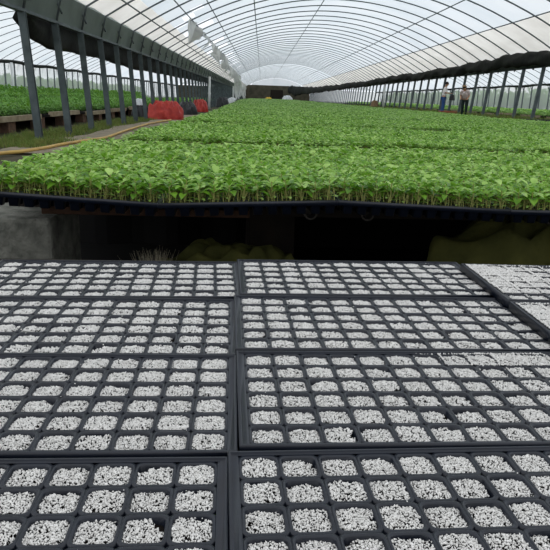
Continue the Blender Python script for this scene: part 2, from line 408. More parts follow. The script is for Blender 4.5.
# downpipes
def downpipe(x, y, z0, z1, lab):
    mb = MB(); mb.tube([(x, y, z0 - .02), (x, y, z1)], .075, 12); o = mb.build('downpipe', M['whitepipe'], smooth=True)
    tag(o, lab, 'pipe')
    mb = MB(); mb.tube([(x, y, z0 + .9), (x, y, z0 + 1.0)], .092, 12); mb.build('pipe_collar', M['whitepipe'], o)
downpipe(-3.45, 42.7, 0, 2.0, 'white downpipe standing past the red tarpaulins in the left row of posts')
downpipe(-3.42, 77, 0, 2.0, 'far white downpipe at the end of the left row, near the white curtain')
downpipe(-15.9, 42, 0, 2.4, 'white downpipe in the left tunnel, behind the nearest post')
downpipe(-15.9, 66, 0, 2.4, 'distant white downpipe in the left tunnel')
downpipe(8.75, 46.5, .33, 2.1, 'pale downpipe in the right row of posts, left of the two people')

# ------------------------------------------------------------------ trays
PT = .0435; TW, TD, TH = .5455, .274, .045
def tray_mesh():
    n = 24; h = PT / 2; c = .0042; o_ = .0189; r_ = .0068
    def outer():
        P = []
        for q in range(4):
            a_ = q * PI / 2
            pts = [(h, 0)] + [(h - c * k / 4, h - c + c * k / 4) for k in range(5)]
            for (x, y) in pts: P.append((x * math.cos(a_) - y * math.sin(a_), x * math.sin(a_) + y * math.cos(a_)))
        return np.array(P)
    def inner(o_, r_):
        P = []
        for q in range(4):
            a_ = q * PI / 2
            pts = [(o_, 0)] + [(o_ - r_ + r_ * math.cos(k * PI / 8), o_ - r_ + r_ * math.sin(k * PI / 8)) for k in range(5)]
            for (x, y) in pts: P.append((x * math.cos(a_) - y * math.sin(a_), x * math.sin(a_) + y * math.cos(a_)))
        return np.array(P)
    loops = [(outer(), -.007), (outer(), 0.0), (inner(o_, r_), 0.0), (inner(o_ - .0008, r_), -.0016), (inner(o_ * .66, r_ * .6), -.040)]
    V = []; F4 = []; bot = []
    base = np.concatenate([np.column_stack([l, np.full(n, z)]) for l, z in loops])
    fb = []
    for L_ in range(len(loops) - 1):
        for k in range(n): fb.append((L_ * n + k, L_ * n + (k + 1) % n, (L_ + 1) * n + (k + 1) % n, (L_ + 1) * n + k))
    # bottom as quads strip
    s = (len(loops) - 1) * n
    for k in range(n // 2 - 1): fb.append((s + k, s + k + 1, s + n - 2 - k, s + n - 1 - k))
    fb = np.array(fb); allV = []; allF = []; off = 0
    for j in range(6):
        for i in range(12):
            allV.append(base + np.array([(i - 5.5) * PT, (j - 2.5) * PT, 0])); allF.append(fb + off); off += len(base)
    # rim: frame strip, raised lip, skirt
    X, Y = 6 * PT, 3 * PT; hx, hy = TW / 2, TD / 2
    rects = [(X, Y, 0), (hx - .0042, hy - .0042, .0), (hx - .0034, hy - .0034, .0028), (hx - .0008, hy - .0008, .0028), (hx, hy, .0016), (hx + .0004, hy + .0004, -.013), (hx - .0022, hy - .0022, -.013), (hx - .003, hy - .003, -.001)]
    rv = []
    for (a_, b_, z) in rects: rv += [(a_, b_, z), (-a_, b_, z), (-a_, -b_, z), (a_, -b_, z)]
    rf = [(L_ * 4 + k, L_ * 4 + (k + 1) % 4, L_ * 4 + 4 + (k + 1) % 4, L_ * 4 + 4 + k) for L_ in range(len(rects) - 1) for k in range(4)]
    allV.append(np.array(rv)); allF.append(np.array(rf) + off)
    me = np_mesh('seedling_tray', np.concatenate(allV), np.concatenate(allF)); me.materials.append(M['tray']); return me
TM = tray_mesh()

def soil_mesh(depth):
    n = 7; V = []; F = []; off = 0
    for j in range(6):
        for i in range(12):
            g = np.linspace(-.0178, .0178, n); X, Y = np.meshgrid(g, g)
            Z = -depth + .0018 * fbm(X * 60 + i, Y * 60 + j, 1.0, i * 7 + j) + rng.normal(0, .0006, X.shape)
            V.append(np.stack([X.ravel() + (i - 5.5) * PT, Y.ravel() + (j - 2.5) * PT, Z.ravel()], 1))
            idx = np.arange(n * n).reshape(n, n)
            F.append(np.stack([idx[:-1, :-1].ravel(), idx[:-1, 1:].ravel(), idx[1:, 1:].ravel(), idx[1:, :-1].ravel()], 1) + off); off += n * n
    me = np_mesh('potting_soil', np.concatenate(V), np.concatenate(F)); me.materials.append(M['moss'] if depth < .007 else M['soil']); return me
SOIL = [soil_mesh(.0085), soil_mesh(.008)]
SOIL_HI = soil_mesh(.0015)

OCT = np.array([(1, 0, 0), (-1, 0, 0), (0, 1, 0), (0, -1, 0), (0, 0, 1), (0, 0, -1)], float)
OF = np.array([(0, 2, 4), (2, 1, 4), (1, 3, 4), (3, 0, 4), (2, 0, 5), (1, 2, 5), (3, 1, 5), (0, 3, 5)])
def granules(P, S):
    n = len(P)
    q = rng.normal(size=(n, 4)); q /= np.linalg.norm(q, axis=1, keepdims=True)
    a, b, c, d = q.T
    Rm = np.stack([1 - 2 * (c * c + d * d), 2 * (b * c - d * a), 2 * (b * d + c * a), 2 * (b * c + d * a), 1 - 2 * (b * b + d * d), 2 * (c * d - b * a), 2 * (b * d - c * a), 2 * (c * d + b * a), 1 - 2 * (b * b + c * c)], 1).reshape(n, 3, 3)
    base = OCT[None] * (1 + .45 * rng.uniform(-1, 1, (n, 6, 1))) * S[:, None, None] * (1 + .3 * rng.uniform(-1, 1, (n, 1, 3)))
    V = np.einsum('nij,nkj->nki', Rm, base) + P[:, None, :]
    F = OF[None] + (np.arange(n) * 6)[:, None, None]
    return V.reshape(-1, 3), F.reshape(-1, 3)

def perlite(parent, per, size, over, seed, fill=1.0):
    """granules heaped cell by cell; over(x,y) in 0..1 = how far the heap spills over the dividers"""
    r2 = np.random.default_rng(seed); Ps = []; Ss = []
    for j in range(6):
        for i in range(12):
            cx, cy = (i - 5.5) * PT, (j - 2.5) * PT
            ov = over(cx, cy)
            n = int(per * fill * r2.uniform(.84, 1.08) * (1 + .7 * ov))
            half = .0185 + .0042 * min(1, ov * 1.6)
            x = r2.uniform(-half, half, n); y = r2.uniform(-half, half, n)
            if ov < .3:
                th = r2.uniform(-.4, 2.4); dx, dy = math.cos(th), math.sin(th); cut = r2.uniform(.0125, .034)
                pk = fbm((x + cx) * 1.0, (y + cy) * 1.0, 170, seed + i + j * 3)
                keep = ((x * dx + y * dy) < cut + .005 * pk) & (pk > -1.35)
                cr_ = (np.abs(x) > .0128) & (np.abs(y) > .0128) & ((np.abs(x) - .0128) ** 2 + (np.abs(y) - .0128) ** 2 > .0058 ** 2)
                keep &= ~cr_
                x = x[keep]; y = y[keep]
            lvl = r2.uniform(-.0048, -.0014) + .0042 * ov
            rr = np.sqrt(x * x + y * y) / .018
            z = lvl + .0012 * (1 - rr ** 2) - .045 * y * (1 - ov) + r2.uniform(-.0008, .0007, len(x)) + .0009 * fbm(x, y, 140, i + j)
            edge = (np.abs(x) > .0189) | (np.abs(y) > .0189)
            z = np.where(edge, np.maximum(z, .0012 + r2.uniform(0, .0012, len(x))), z)
            Ps.append(np.stack([x + cx, y + cy, z], 1)); Ss.append(size * r2.uniform(.6, 1.25, len(x)))
    # a few strays on the plastic
    n = 26; Ps.append(np.stack([r2.uniform(-.255, .255, n), r2.uniform(-.128, .128, n), np.full(n, .001)], 1)); Ss.append(np.full(n, size * .8))
    P = np.concatenate(Ps); S = np.concatenate(Ss)
    V, F = granules(P, S)
    o = link('perlite_topping', np_mesh('perlite_topping', V, F), M['perlite'], parent); tag(o, 'white perlite granules filling the cells', kind='stuff'); return o

def tray(x, y, ztop, rz, label, group=None, rx=0.0, ry=0.0, soil=None):
    o = bpy.data.objects.new('seedling_tray', TM); COL.objects.link(o)
    o.location = (x, y, ztop); o.rotation_euler = (rx, ry, rz); tag(o, label, 'tray', group)
    s = bpy.data.objects.new('potting_soil', soil or random.choice(SOIL)); COL.objects.link(s); s.parent = o
    return o

ZT = .80 - .383
none = lambda x, y: 0.0
FT = [('L1', -.308, 1.296, 4.4, 'far left tray'), ('M1', .231, 1.344, 3.6, ''), ('L2', -.305, 1.014, 2.9, ''), ('M2', .2347, 1.0575, 3.0, ''),
      ('L3', -.2945, .742, 2.4, ''), ('M3', .2504, .776, 3.1, ''), ('L4', -.2913, .457, 2.9, ''), ('M4', .2538, .4945, 3.8, ''), ('R1', .757, 1.292, 1.6, ''), ('R2', .764, 1.006, 1.6, ''), ('R3', .771, .722, 1.6, ''), ('R4', .779, .437, 1.6, ''), ('K1', -.858, 1.258, 4.2, ''), ('K2', -.853, .982, 2.9, ''), ('K3', -.842, .716, 2.4, ''), ('K4', -.840, .429, 2.9, '')]
LB = {'R3': 'raised perlite tray outside the right edge of the photo, third from the dark gap', 'R4': 'raised perlite tray outside the right edge of the photo, nearest the camera',
      'K1': 'perlite tray outside the left edge of the photo, farthest row', 'K2': 'perlite tray outside the left edge of the photo, second row', 'K3': 'perlite tray outside the left edge of the photo, third row', 'K4': 'perlite tray outside the left edge of the photo, nearest row',
      'L1': 'black perlite-filled cell tray in the left column, farthest row beside the dark gap',
      'M1': 'black perlite-filled cell tray in the middle column, farthest row beside the dark gap',
      'L2': 'black perlite-filled cell tray in the left column, second row from the dark gap',
      'M2': 'black perlite-filled cell tray in the middle column, second row from the dark gap',
      'L3': 'black perlite-filled cell tray in the left column, third row from the dark gap',
      'M3': 'black cell tray in the middle column, third row, perlite spilling over its far right cells',
      'L4': 'nearest black perlite-filled cell tray at the bottom left of the photo',
      'M4': 'nearest black perlite-filled cell tray at the bottom right of the photo',
      'R1': 'raised black cell tray at the right edge, farther of two, dividers buried in perlite',
      'R2': 'raised black cell tray at the right edge, nearer of two, overlapping the middle trays'}
for i, (k, x, y, rz, _) in enumerate(FT):
    z = ZT + (.019 if k[0] == 'R' else (.0032 if k[0] == 'M' else 0))
    t = tray(x, y, z, R(rz), LB[k])
    if k == 'M3': ov = lambda a, b: max(0, min(1, 1.05 - math.hypot((a - .14) / .13, (b - .12) / .06))) if True else 0
    elif k == 'R1': ov = lambda a, b: max(0, min(1, 1.25 - math.hypot((a + .24) / .17, (b - .06) / .15)))
    elif k == 'R2': ov = lambda a, b: max(0, min(1, 1.15 - math.hypot((a + .25) / .09, (b - .06) / .16)))
    else: ov = none
    near = k[1] in '34' and k[0] in 'LM'
    perlite(t, 680 if near else 430, .00112 if near else .0014, ov, 20 + i, 1.08 if k in ('R1', 'R2', 'L3') else 1.0)

# bench carrying the perlite trays
bt = empty('tray_bench', (.1, .85, 0), R(3)); tag(bt, 'low timber bench under the perlite-filled trays in the foreground', 'bench')
zb_ = ZT - .041
for i in range(7):
    mb = MB(); y = -.66 + i * .205; mb.box(-1.5, .42, y, y + .203, zb_ - .025, zb_); bevel(mb.build('bench_board', M['darkwood'], bt), .001)  # boards widened and closed up to keep light out from below
mb = MB(); mb.box(.42, 1.7, -.66, .66, zb_ - .025, zb_ + .018); mb.build('packing_board', M['darkwood'], bt)
for sx in (-1.2, -.5, .1, .85):
    for sy in (-.5, .5):
        mb = MB(); mb.box(sx - .09, sx + .09, sy - .1, sy + .1, -.01, zb_ - .025); bevel(mb.build('leg', M['block'], bt), .006)

# ------------------------------------------------------------------ seedlings
def leaf(L_, W_, az, el, droop, z0, r0=.004, rows=4, cols=3):
    V = []
    for i in range(rows):
        t = i / (rows - 1); wd = W_ / 2 * (math.sin(PI * min(1, t * .93 + .05)) ** .75 if rows > 2 else 1)
        if i == rows - 1: wd = W_ * .04
        ang = el - droop * t; d_ = r0 + L_ * (t * math.cos(el - droop * t * .5)); z = z0 + L_ * t * math.sin(el - droop * t * .5)
        for c in range(cols):
            s = (c / (cols - 1) * 2 - 1); V.append((d_, s * wd, z + abs(s) * wd * .35))
    V = np.array(V); ca, sa = math.cos(az), math.sin(az)
    V = np.stack([V[:, 0] * ca - V[:, 1] * sa, V[:, 0] * sa + V[:, 1] * ca, V[:, 2]], 1)
    F = [(i * cols + c, i * cols + c + 1, (i + 1) * cols + c + 1, (i + 1) * cols + c) for i in range(rows - 1) for c in range(cols - 1)]
    return V, np.array(F)

def seedling_leaves(seed, rows=4, cols=3, nl=8):
    r2 = random.Random(seed); Vs = []; Fs = []; off = 0; az = r2.uniform(0, 6.28); mi = []
    for k in range(nl):
        t = k / (nl - 1)
        V, F = leaf(r2.uniform(.027, .042) * (1 - .2 * t), r2.uniform(.017, .024), az + k * 2.4 + r2.uniform(-.3, .3), r2.uniform(.05, .6) + .4 * t, r2.uniform(.4, 1.4), .028 + .024 * t, rows=rows, cols=cols)
        Vs.append(V); Fs.append(F + off); off += len(V); mi += [1 if t > .4 and r2.random() < .6 else 0] * len(F)
    for k in range(2):
        V, F = leaf(.022, .012, az + 1 + k * PI, .35, .7, .008 + .006 * k, rows=rows, cols=cols); Vs.append(V); Fs.append(F + off); off += len(V); mi += [1] * len(F)
    return np.concatenate(Vs), np.concatenate(Fs), np.array(mi)
def stem_geo():
    a = np.array([0, 2.09, 4.18]); V = []; F = []
    for (x0, y0_, z0, x1, y1_, z1, r0, r1) in ((0, 0, -.006, 0, 0, .055, .0022, .0015), (0, 0, .004, .011, .004, .036, .0013, .001), (0, 0, .007, -.008, .009, .038, .0013, .001), (0, 0, .005, -.004, -.012, .034, .0013, .001), (.009, .012, -.004, .013, .009, .034, .0013, .0009), (-.013, .006, -.004, -.01, .002, .032, .0013, .0009), (.006, -.013, -.004, .011, -.009, .033, .0013, .0009), (-.01, -.011, -.004, -.013, -.012, .031, .0013, .0009)):
        n = len(V); V += [(x0 + r0 * math.cos(q), y0_ + r0 * math.sin(q), z0) for q in a] + [(x1 + r1 * math.cos(q), y1_ + r1 * math.sin(q), z1) for q in a]
        F += [(n, n + 1, n + 4, n + 3), (n + 1, n + 2, n + 5, n + 4), (n + 2, n, n + 3, n + 5)]
    return np.array(V), np.array(F)
SV, SF = stem_geo()
stem_me = np_mesh('stem', SV, SF); stem_me.materials.append(M['stem'])
VAR = []
for s in range(7):
    V, F, mi = seedling_leaves(100 + s); me = np_mesh('seedling', V, F, mi); me.materials.append(M['leaf']); me.materials.append(M['leaf2'])
    me.polygons.foreach_set('material_index', mi.astype(np.int32)); me.polygons.foreach_set('use_smooth', [True] * len(me.polygons)); VAR.append(me)

B1R = R(3.0)
def bench_y(x, y): return y + .052 * x
# trays of the nearest planted bench: rim heights at the seams of the front row follow the photo's sagging line
seam_z = [.518, .49, .511, .494, .492, .5]
front = []
LABF = ['front seedling tray at the left end of the raised bench, above the grey concrete block', 'second front seedling tray of the raised bench, left of the middle of the photo',
        'third front seedling tray of the raised bench, above the two pipe ends', 'fourth front seedling tray of the raised bench, at the right edge of the photo', 'fifth front seedling tray of the raised bench, outside the right edge']
cells = []
for row in range(6):
    for k in range(5):
        x = -.566 + .534 * k; y = bench_y(x, 1.975) + row * .276; xx = x - row * .0145
        z0, z1 = seam_z[k], seam_z[k + 1]; fl = math.exp(-row * .9)
        z0 = .497 + (z0 - .497) * fl; z1 = .497 + (z1 - .497) * fl
        ry = -math.atan2(z1 - z0, .534)
        t = tray(xx, y, (z0 + z1) / 2, B1R, LABF[k] if row == 0 else 'black seedling tray hidden under the leaves behind the front row of the raised bench', None if row == 0 else 'trays under the leaves of the raised bench', ry=ry, soil=SOIL_HI)
        mw = Matrix.Translation(t.location) @ Euler(t.rotation_euler).to_matrix().to_4x4()
        for j in range(6):
            for i in range(12):
                p = mw @ Vector(((i - 5.5) * PT, (j - 2.5) * PT, -.004)); cells.append((row, k, p))
near = [c for c in cells if c[0] == 0 and c[1] < 4]
for n_, (row, k, p) in enumerate(near):
    o = bpy.data.objects.new('seedling', random.choice(VAR)); COL.objects.link(o)
    o.location = p; s = random.uniform(.85, 1.2); o.scale = (s * 1.05, s * 1.05, s); o.rotation_euler = (random.uniform(-.12, .12), random.uniform(-.12, .12), random.uniform(0, 6.28))
    tag(o, 'small leafy green seedling standing in the front trays of the raised bench', 'seedling', 'seedlings in the front trays')
    st = bpy.data.objects.new('stem', stem_me); COL.objects.link(st); st.parent = o

# the rest of the leafy canopy, one object
def build_canopy(name, pts, lods, mats):
    """pts: list of arrays (n,5): x,y,z, xy-scale, z-scale ; lods: (rows, cols, leaves, stems)"""
    VV = []; FF = []; MI = []; off = 0
    for P, (rows, cols, nl, stems) in zip(pts, lods):
        if not len(P): continue
        tm = [seedling_leaves(300 + s, rows, cols, nl) for s in range(10)]
        pick = rng.integers(0, 10, len(P))
        for v in range(10):
            Q = P[pick == v]
            if not len(Q): continue
            V, F, mi = tm[v]; sets = [(V, F, mi)]
            if stems: sets.append((SV, SF, np.full(len(SF), 2)))
            an = rng.uniform(0, 6.28, len(Q)); c, s = np.cos(an)[:, None], np.sin(an)[:, None]
            for (V, F, mi) in sets:
                X = (V[None, :, 0] * c - V[None, :, 1] * s) * Q[:, 3:4] + Q[:, 0:1]; Y = (V[None, :, 0] * s + V[None, :, 1] * c) * Q[:, 3:4] + Q[:, 1:2]
                Z = V[None, :, 2] * Q[:, 4:5] + Q[:, 2:3]
                VV.append(np.stack([X, Y, Z], 2).reshape(-1, 3)); FF.append((F[None] + (np.arange(len(Q)) * len(V))[:, None, None]).reshape(-1, 4) + off)
                MI.append(np.tile(mi, len(Q))); off += len(Q) * len(V)
    mi = np.concatenate(MI).astype(np.int32)
    o = link(name, np_mesh(name, np.concatenate(VV), np.concatenate(FF), mi), mats, smooth=True)
    o.data.polygons.foreach_set('material_index', mi); return o

def left_edge(y): return -.84 - np.clip((y - 10) / 50, 0, 1) * 1.1
XR = 5.3
# benches: (front, back) measured at x = 0
BEN = [(1.84, 3.5), (3.86, 6.2), (6.72, 9.3), (9.9, 13.6), (14.4, 20.0), (21.0, 28.5), (29.8, 39.0), (40.6, 60.0), (61.5, 90.0), (91.5, 119.0)]
def scatter(y0, y1, pitch, sxy, szz, xl=None, xr=XR, skew=.052, zt=.497, margin=True):
    X, Y = np.meshgrid(np.arange(-3, xr, pitch), np.arange(y0, y1, pitch))
    X = X.ravel() + rng.uniform(-.3, .3, X.size) * pitch; Y = Y.ravel() + rng.uniform(-.3, .3, Y.size) * pitch
    Yw = Y + skew * X
    ok = (X > left_edge(Yw) + .02) & (X < xr)
    if margin: ok &= (X < .53 * Yw + .5)
    X, Yw = X[ok], Yw[ok]; n = len(X)
    hgt = 1 + .10 * fbm(X, Yw, 2.2, 3)
    return np.stack([X, Yw, np.full(n, zt - .004), sxy * rng.uniform(.85, 1.15, n), szz * rng.uniform(.82, 1.18, n) * hgt], 1)
c1 = np.array([(p.x, p.y, p.z, 1.05 * random.uniform(.85, 1.15), random.uniform(.85, 1.18)) for (r_, k_, p) in cells if not (r_ == 0 and k_ < 4)])
nearP = [c1, scatter(3.9, 6.16, .042, 1.05, 1.0), scatter(6.76, 9.26, .046, 1.15, 1.0)]
midP = [scatter(9.96, 13.55, .062, 1.5, 1.05), scatter(14.5, 19.9, .075, 1.8, 1.05)]
farP = [scatter(21.1, 28.4, .11, 2.5, 1.1), scatter(29.9, 38.8, .13, 3.2, 1.15), scatter(40.8, 59.8, .2, 5, 1.4), scatter(61.8, 89.8, .3, 7.5, 1.7), scatter(91.8, 118.8, .36, 9, 2.0)]
can = build_canopy('seedling_canopy', [np.concatenate(nearP), np.concatenate(midP), np.concatenate(farP)], [(4, 3, 8, True), (3, 3, 7, False), (3, 3, 6, False)], [M['leaf'], M['leaf2'], M['stem']])
tag(can, 'dense carpet of green seedlings covering the benches behind the front trays', 'seedlings', kind='stuff')

# planted benches
ORD = ['nearest', 'second', 'third', 'fourth', 'fifth', 'sixth', 'seventh', 'eighth', 'ninth', 'farthest']
for i, (y0, y1) in enumerate(BEN):
    xl = float(left_edge(y0)); ang = math.atan(.052)
    t = empty('planted_bench', (xl, y0 + .052 * xl, 0), ang)
    tag(t, ('raised bench facing the camera across the dark gap, carrying the front seedling trays' if i == 0 else f'{ORD[i]} low planted bench from the camera, under the green seedling carpet'), 'bench')
    Wd = (2.1 - xl) if i == 0 else XR - xl; dp = y1 - y0
    zt = .443
    mb = MB()
    if i == 0:
        mb.box(-.02, Wd, .5, dp, zt - .075, zt - .045); mb.build('deck', M['darkwood'], t)
        mb = MB(); mb.box(.16, .82, .17, .32, zt - .022, zt + .003); bevel(mb.build('front_plank', M['plank'], t), .003)
        for px in (1.035, 1.235, 1.9, 2.5):
            mb = MB(); n = 16
            mb.tube([(px, .28, zt - .02), (px, dp, zt - .02)], .024, n, cap=False); pp = mb.build('rail_pipe', M['pipe'], t, smooth=True)
            mb = MB(); rings = []
            for rr, yy in ((.024, .28), (.019, .28), (.019, .34)):
                rings += [(px + rr * math.cos(2 * PI * q / n), yy, zt - .02 + rr * math.sin(2 * PI * q / n)) for q in range(n)]
            F = [(L_ * n + q, L_ * n + (q + 1) % n, L_ * n + n + (q + 1) % n, L_ * n + n + q) for L_ in range(2) for q in range(n)] + [tuple(2 * n + q for q in range(n))]
            mb.add(rings, F); mb.build('pipe_mouth', M['pipe'], pp)
    else:
        mb.box(0, Wd, 0, dp, zt - .03, zt); mb.build('deck', M['wood'], t)
        mb = MB(); mb.box(.0, Wd, .01, dp - .01, zt, zt + .048); o = mb.build('tray_soil_layer', M['soil'], t)
        mb = MB(); mb.box(-.006, Wd + .006, -.006, .006, zt - .0, zt + .054); mb.box(-.006, .006, .006, dp, zt, zt + .054); mb.build('tray_rim', M['tray'], t)
    for px in np.arange(.3 if i else .95, Wd - .1, 1.5 if i < 5 else 2.4):
        for py in ((.3, dp - .3) if dp < 6 else (.4, dp / 2, dp - .4)):
            if i == 0 and py < .5: py = 1.05
            mb = MB(); mb.box(px - .1, px + .1, py - .15, py + .15, -.03, zt - (.075 if i == 0 else .03)); mb.build('leg', M['darkwood'] if i == 0 else M['block'], t)  # nearest bench's legs get the dark wood, shade put into the colour

mb = MB(); mb.box(-2.4, 3.2, .2, 3.62, -.02, .012, 0)
tag(mb.build('gap_darkening_mat', M['mat']), 'added black mat on the ground that darkens the gap between benches', 'added mat', kind='structure')  # added mat, put in to make the gap darker
mb = MB(); V = []
for k in range(60):
    x = -1.5 + 3.7 * k / 59; yv = bench_y(x, 3.36) + .02 * math.sin(x * 17)
    V += [(x, yv, .0), (x, yv, .41), (x, yv + .012, .41), (x, yv + .012, .0)]
mb.add(V, [(k * 4 + q, k * 4 + (q + 1) % 4, k * 4 + 4 + (q + 1) % 4, k * 4 + 4 + q) for k in range(59) for q in range(4)])
tag(mb.build('light_blocking_skirt', M['mat']), 'added black cloth blocking light along the back under the raised bench', 'cloth')  # added cloth, closes the back so less light gets under the bench
# things in the dark gap under the nearest planted bench
mb = MB(); mb.box(-1.08, -.69, 2.06, 2.40, -.02, .385); o = bevel(mb.build('concrete_block', M['block']), .012); tag(o, 'grey concrete block propping the left end of the raised bench', 'block')
def mound(name, cx, cy, lx, ly, h, m, seed, lab, cat, z0=-.02, sharp=1.0, flat=.0, rz=0.0):
    n1, n2 = 26, 48; V = []
    for i in range(n1 + 1):
        ph = i / n1 * PI / 2
        for k in range(n2):
            th = 2 * PI * k / n2; cxn, syn = math.cos(th), math.sin(th)
            rr = math.cos(ph) ** .6
            wob = 1 + .13 * math.sin(3 * th + seed) + .08 * math.sin(7 * th + seed * 2 + 3 * ph) + .05 * math.sin(13 * th - seed + 5 * ph)
            zz = math.sin(ph) ** 1.1 * h * (1 + sharp * (.16 * math.sin(4 * th * rr + seed) * rr + .09 * math.sin(9 * th + seed * 3) * rr))
            px, py = cxn * lx * rr * wob, syn * ly * rr * wob
            zz += sharp * .035 * h * math.sin(px * 14 / lx + seed) * math.cos(py * 11 / ly + seed)
            V.append((cx + px * math.cos(rz) - py * math.sin(rz), cy + px * math.sin(rz) + py * math.cos(rz), z0 + max(0, zz)))
    F = [(i * n2 + k, i * n2 + (k + 1) % n2, (i + 1) * n2 + (k + 1) % n2, (i + 1) * n2 + k) for i in range(n1) for k in range(n2)]
    me = bpy.data.meshes.new(name); me.from_pydata(V, [], F + [tuple(range(n2))[::-1]]); me.update()
    return tag(link(name, me, m, smooth=True), lab, cat)
mound('canvas_sack', 1.08, 2.42, .44, .3, .385, M['olive'], 3, 'large olive canvas sack slumped under the right part of the raised bench', 'sack', flat=.4)
mound('canvas_sack', -.12, 2.42, .30, .2, .25, M['olive'], 9, 'smaller olive sack in the shade under the middle of the raised bench', 'sack')
V = []; F = []
for k in range(420):
    a_ = random.uniform(0, 6.28); r_ = random.uniform(0, .05); x = -.375 + r_ * math.cos(a_); y = 2.2 + r_ * math.sin(a_) * .7; h = random.uniform(.17, .27); bx = random.gauss(0, .035); by = random.gauss(0, .04); n = len(V)
    for t in (0, .4, .75, 1):
        ww = .0011 * (1 - t * .8); V += [(x + bx * t * t - ww, y + by * t * t, -.01 + h * t), (x + bx * t * t + ww, y + by * t * t, -.01 + h * t)]
    F += [(n + 2 * q, n + 2 * q + 1, n + 2 * q + 3, n + 2 * q + 2) for q in range(3)]
tag(link('dry_grass_tuft', np_mesh('dry_grass_tuft', V, F), M['drygrass']), 'pale wispy dry grass tuft in the gap behind the left perlite trays', 'grass', kind='stuff')

# ------------------------------------------------------------------ left side of the tunnel: hose, tarps, bags, grass, beds
def smooth_path(P, n=8):
    P = [Vector(p) for p in P]; out = []
    for i in range(len(P) - 1):
        p0, p1, p2, p3 = P[max(0, i - 1)], P[i], P[i + 1], P[min(len(P) - 1, i + 2)]
        for k in range(n):
            t = k / n; out.append(.5 * ((2 * p1) + (p2 - p0) * t + (2 * p0 - 5 * p1 + 4 * p2 - p3) * t * t + (3 * p1 - p0 - 3 * p2 + p3) * t ** 3))
    out.append(P[-1]); return out
mb = MB(); mb.tube(smooth_path([(-3.6, 6.2, .03), (-3.2, 7.85, .03), (-3.07, 8.2, .03), (-2.98, 8.85, .03), (-2.94, 9.4, .035), (-2.82, 10.3, .04), (-2.7, 11.1, .04), (-2.78, 12.5, .04), (-2.86, 14.05, .04), (-2.95, 17.1, .04), (-2.8, 20, .04)]), .024, 8)
tag(mb.build('garden_hose', M['hose'], smooth=True), 'yellow hose snaking along the path on the left', 'hose')
mound('tarpaulin', -3.2, 21.4, .58, .62, .56, M['red'], 2, 'larger crumpled red tarpaulin heaped by the left posts', 'tarpaulin', sharp=1.4)
mound('tarpaulin', -3.2, 33.5, .4, .55, .58, M['red'], 6, 'smaller red tarpaulin heap farther along the left posts', 'tarpaulin', sharp=1.4)
mound('plastic_bag', -3.98, 21.5, .3, .3, .46, M['blackbag'], 5, 'black plastic bag left of the larger red tarpaulin, under a white bag', 'bag')
mound('plastic_bag', -4.02, 21.45, .2, .16, .2, M['whitebag'], 4, 'white plastic bag lying on a black bag left of the larger red tarpaulin', 'bag', z0=.42)
mound('plastic_bag', -3.15, 27.2, .4, .45, .52, M['blackbag'], 7, 'black plastic bag between the two red tarpaulins', 'bag')
mound('plastic_bag', -3.0, 49, .5, .5, .72, M['blackbag'], 8, 'black bag beyond the white downpipe on the left', 'bag')
mound('plastic_bag', -2.8, 62, .5, .5, .7, M['whitebag'], 11, 'distant pale bag on the left near the white curtain', 'bag')
mound('plastic_bag', 1.2, 122.5, .7, .5, .9, M['yellow'], 3, 'small yellow heap in front of the brown end wall', 'bag')
mound('plastic_bag', 4.8, 121.6, 1.0, .6, 1.3, M['whitebag'], 12, 'white bundle at the end of the tunnel under the black net', 'bag')

def blades(name, spots, m, lab, cat, wmul=1.0):
    V = []; F = []
    for (x, y, z, h, n_) in spots:
        for k in range(n_):
            bx, by = random.gauss(0, .35) * h, random.gauss(0, .35) * h; ox, oy = random.gauss(0, .06), random.gauss(0, .06); a_ = random.uniform(0, PI); ww = .006 * wmul * random.uniform(.7, 1.3); n = len(V); hh = h * random.uniform(.6, 1.1)
            for t in (0, .5, 1):
                q = ww * (1 - t * .85); V += [(x + ox + bx * t * t - q * math.cos(a_), y + oy + by * t * t - q * math.sin(a_), z + hh * t * (1 - .15 * t)), (x + ox + bx * t * t + q * math.cos(a_), y + oy + by * t * t + q * math.sin(a_), z + hh * t * (1 - .15 * t))]
            F += [(n, n + 1, n + 3, n + 2), (n + 2, n + 3, n + 5, n + 4)]
    return tag(link(name, np_mesh(name, V, F), m), lab, cat, kind='stuff')
sp = []
for k in range(900):
    y = random.uniform(9, 24); x = random.gauss(-3.85, .28)
    if -4.5 < x < -3.38: sp.append((x, y, -.01, random.uniform(.05, .14), 12))
for k in range(110): sp.append((random.gauss(-3.3, .12), random.uniform(9, 10.6), -.01, random.uniform(.06, .14), 12))
blades('grass_strip', sp, M['grass'], 'rough green grass strip growing around the feet of the left posts', 'grass', 1.4)
sp = [(random.uniform(6.3, 10), random.uniform(15, 60), 0, random.uniform(.12, .28), 10) for k in range(1700)]
sp = [(x, y, float(ground_z(x)) - .02, h, n_) for x, y, z, h, n_ in sp]
blades('grass_bank', sp, M['grass'], 'low green grass bank under the right row of posts', 'grass', 3.0)

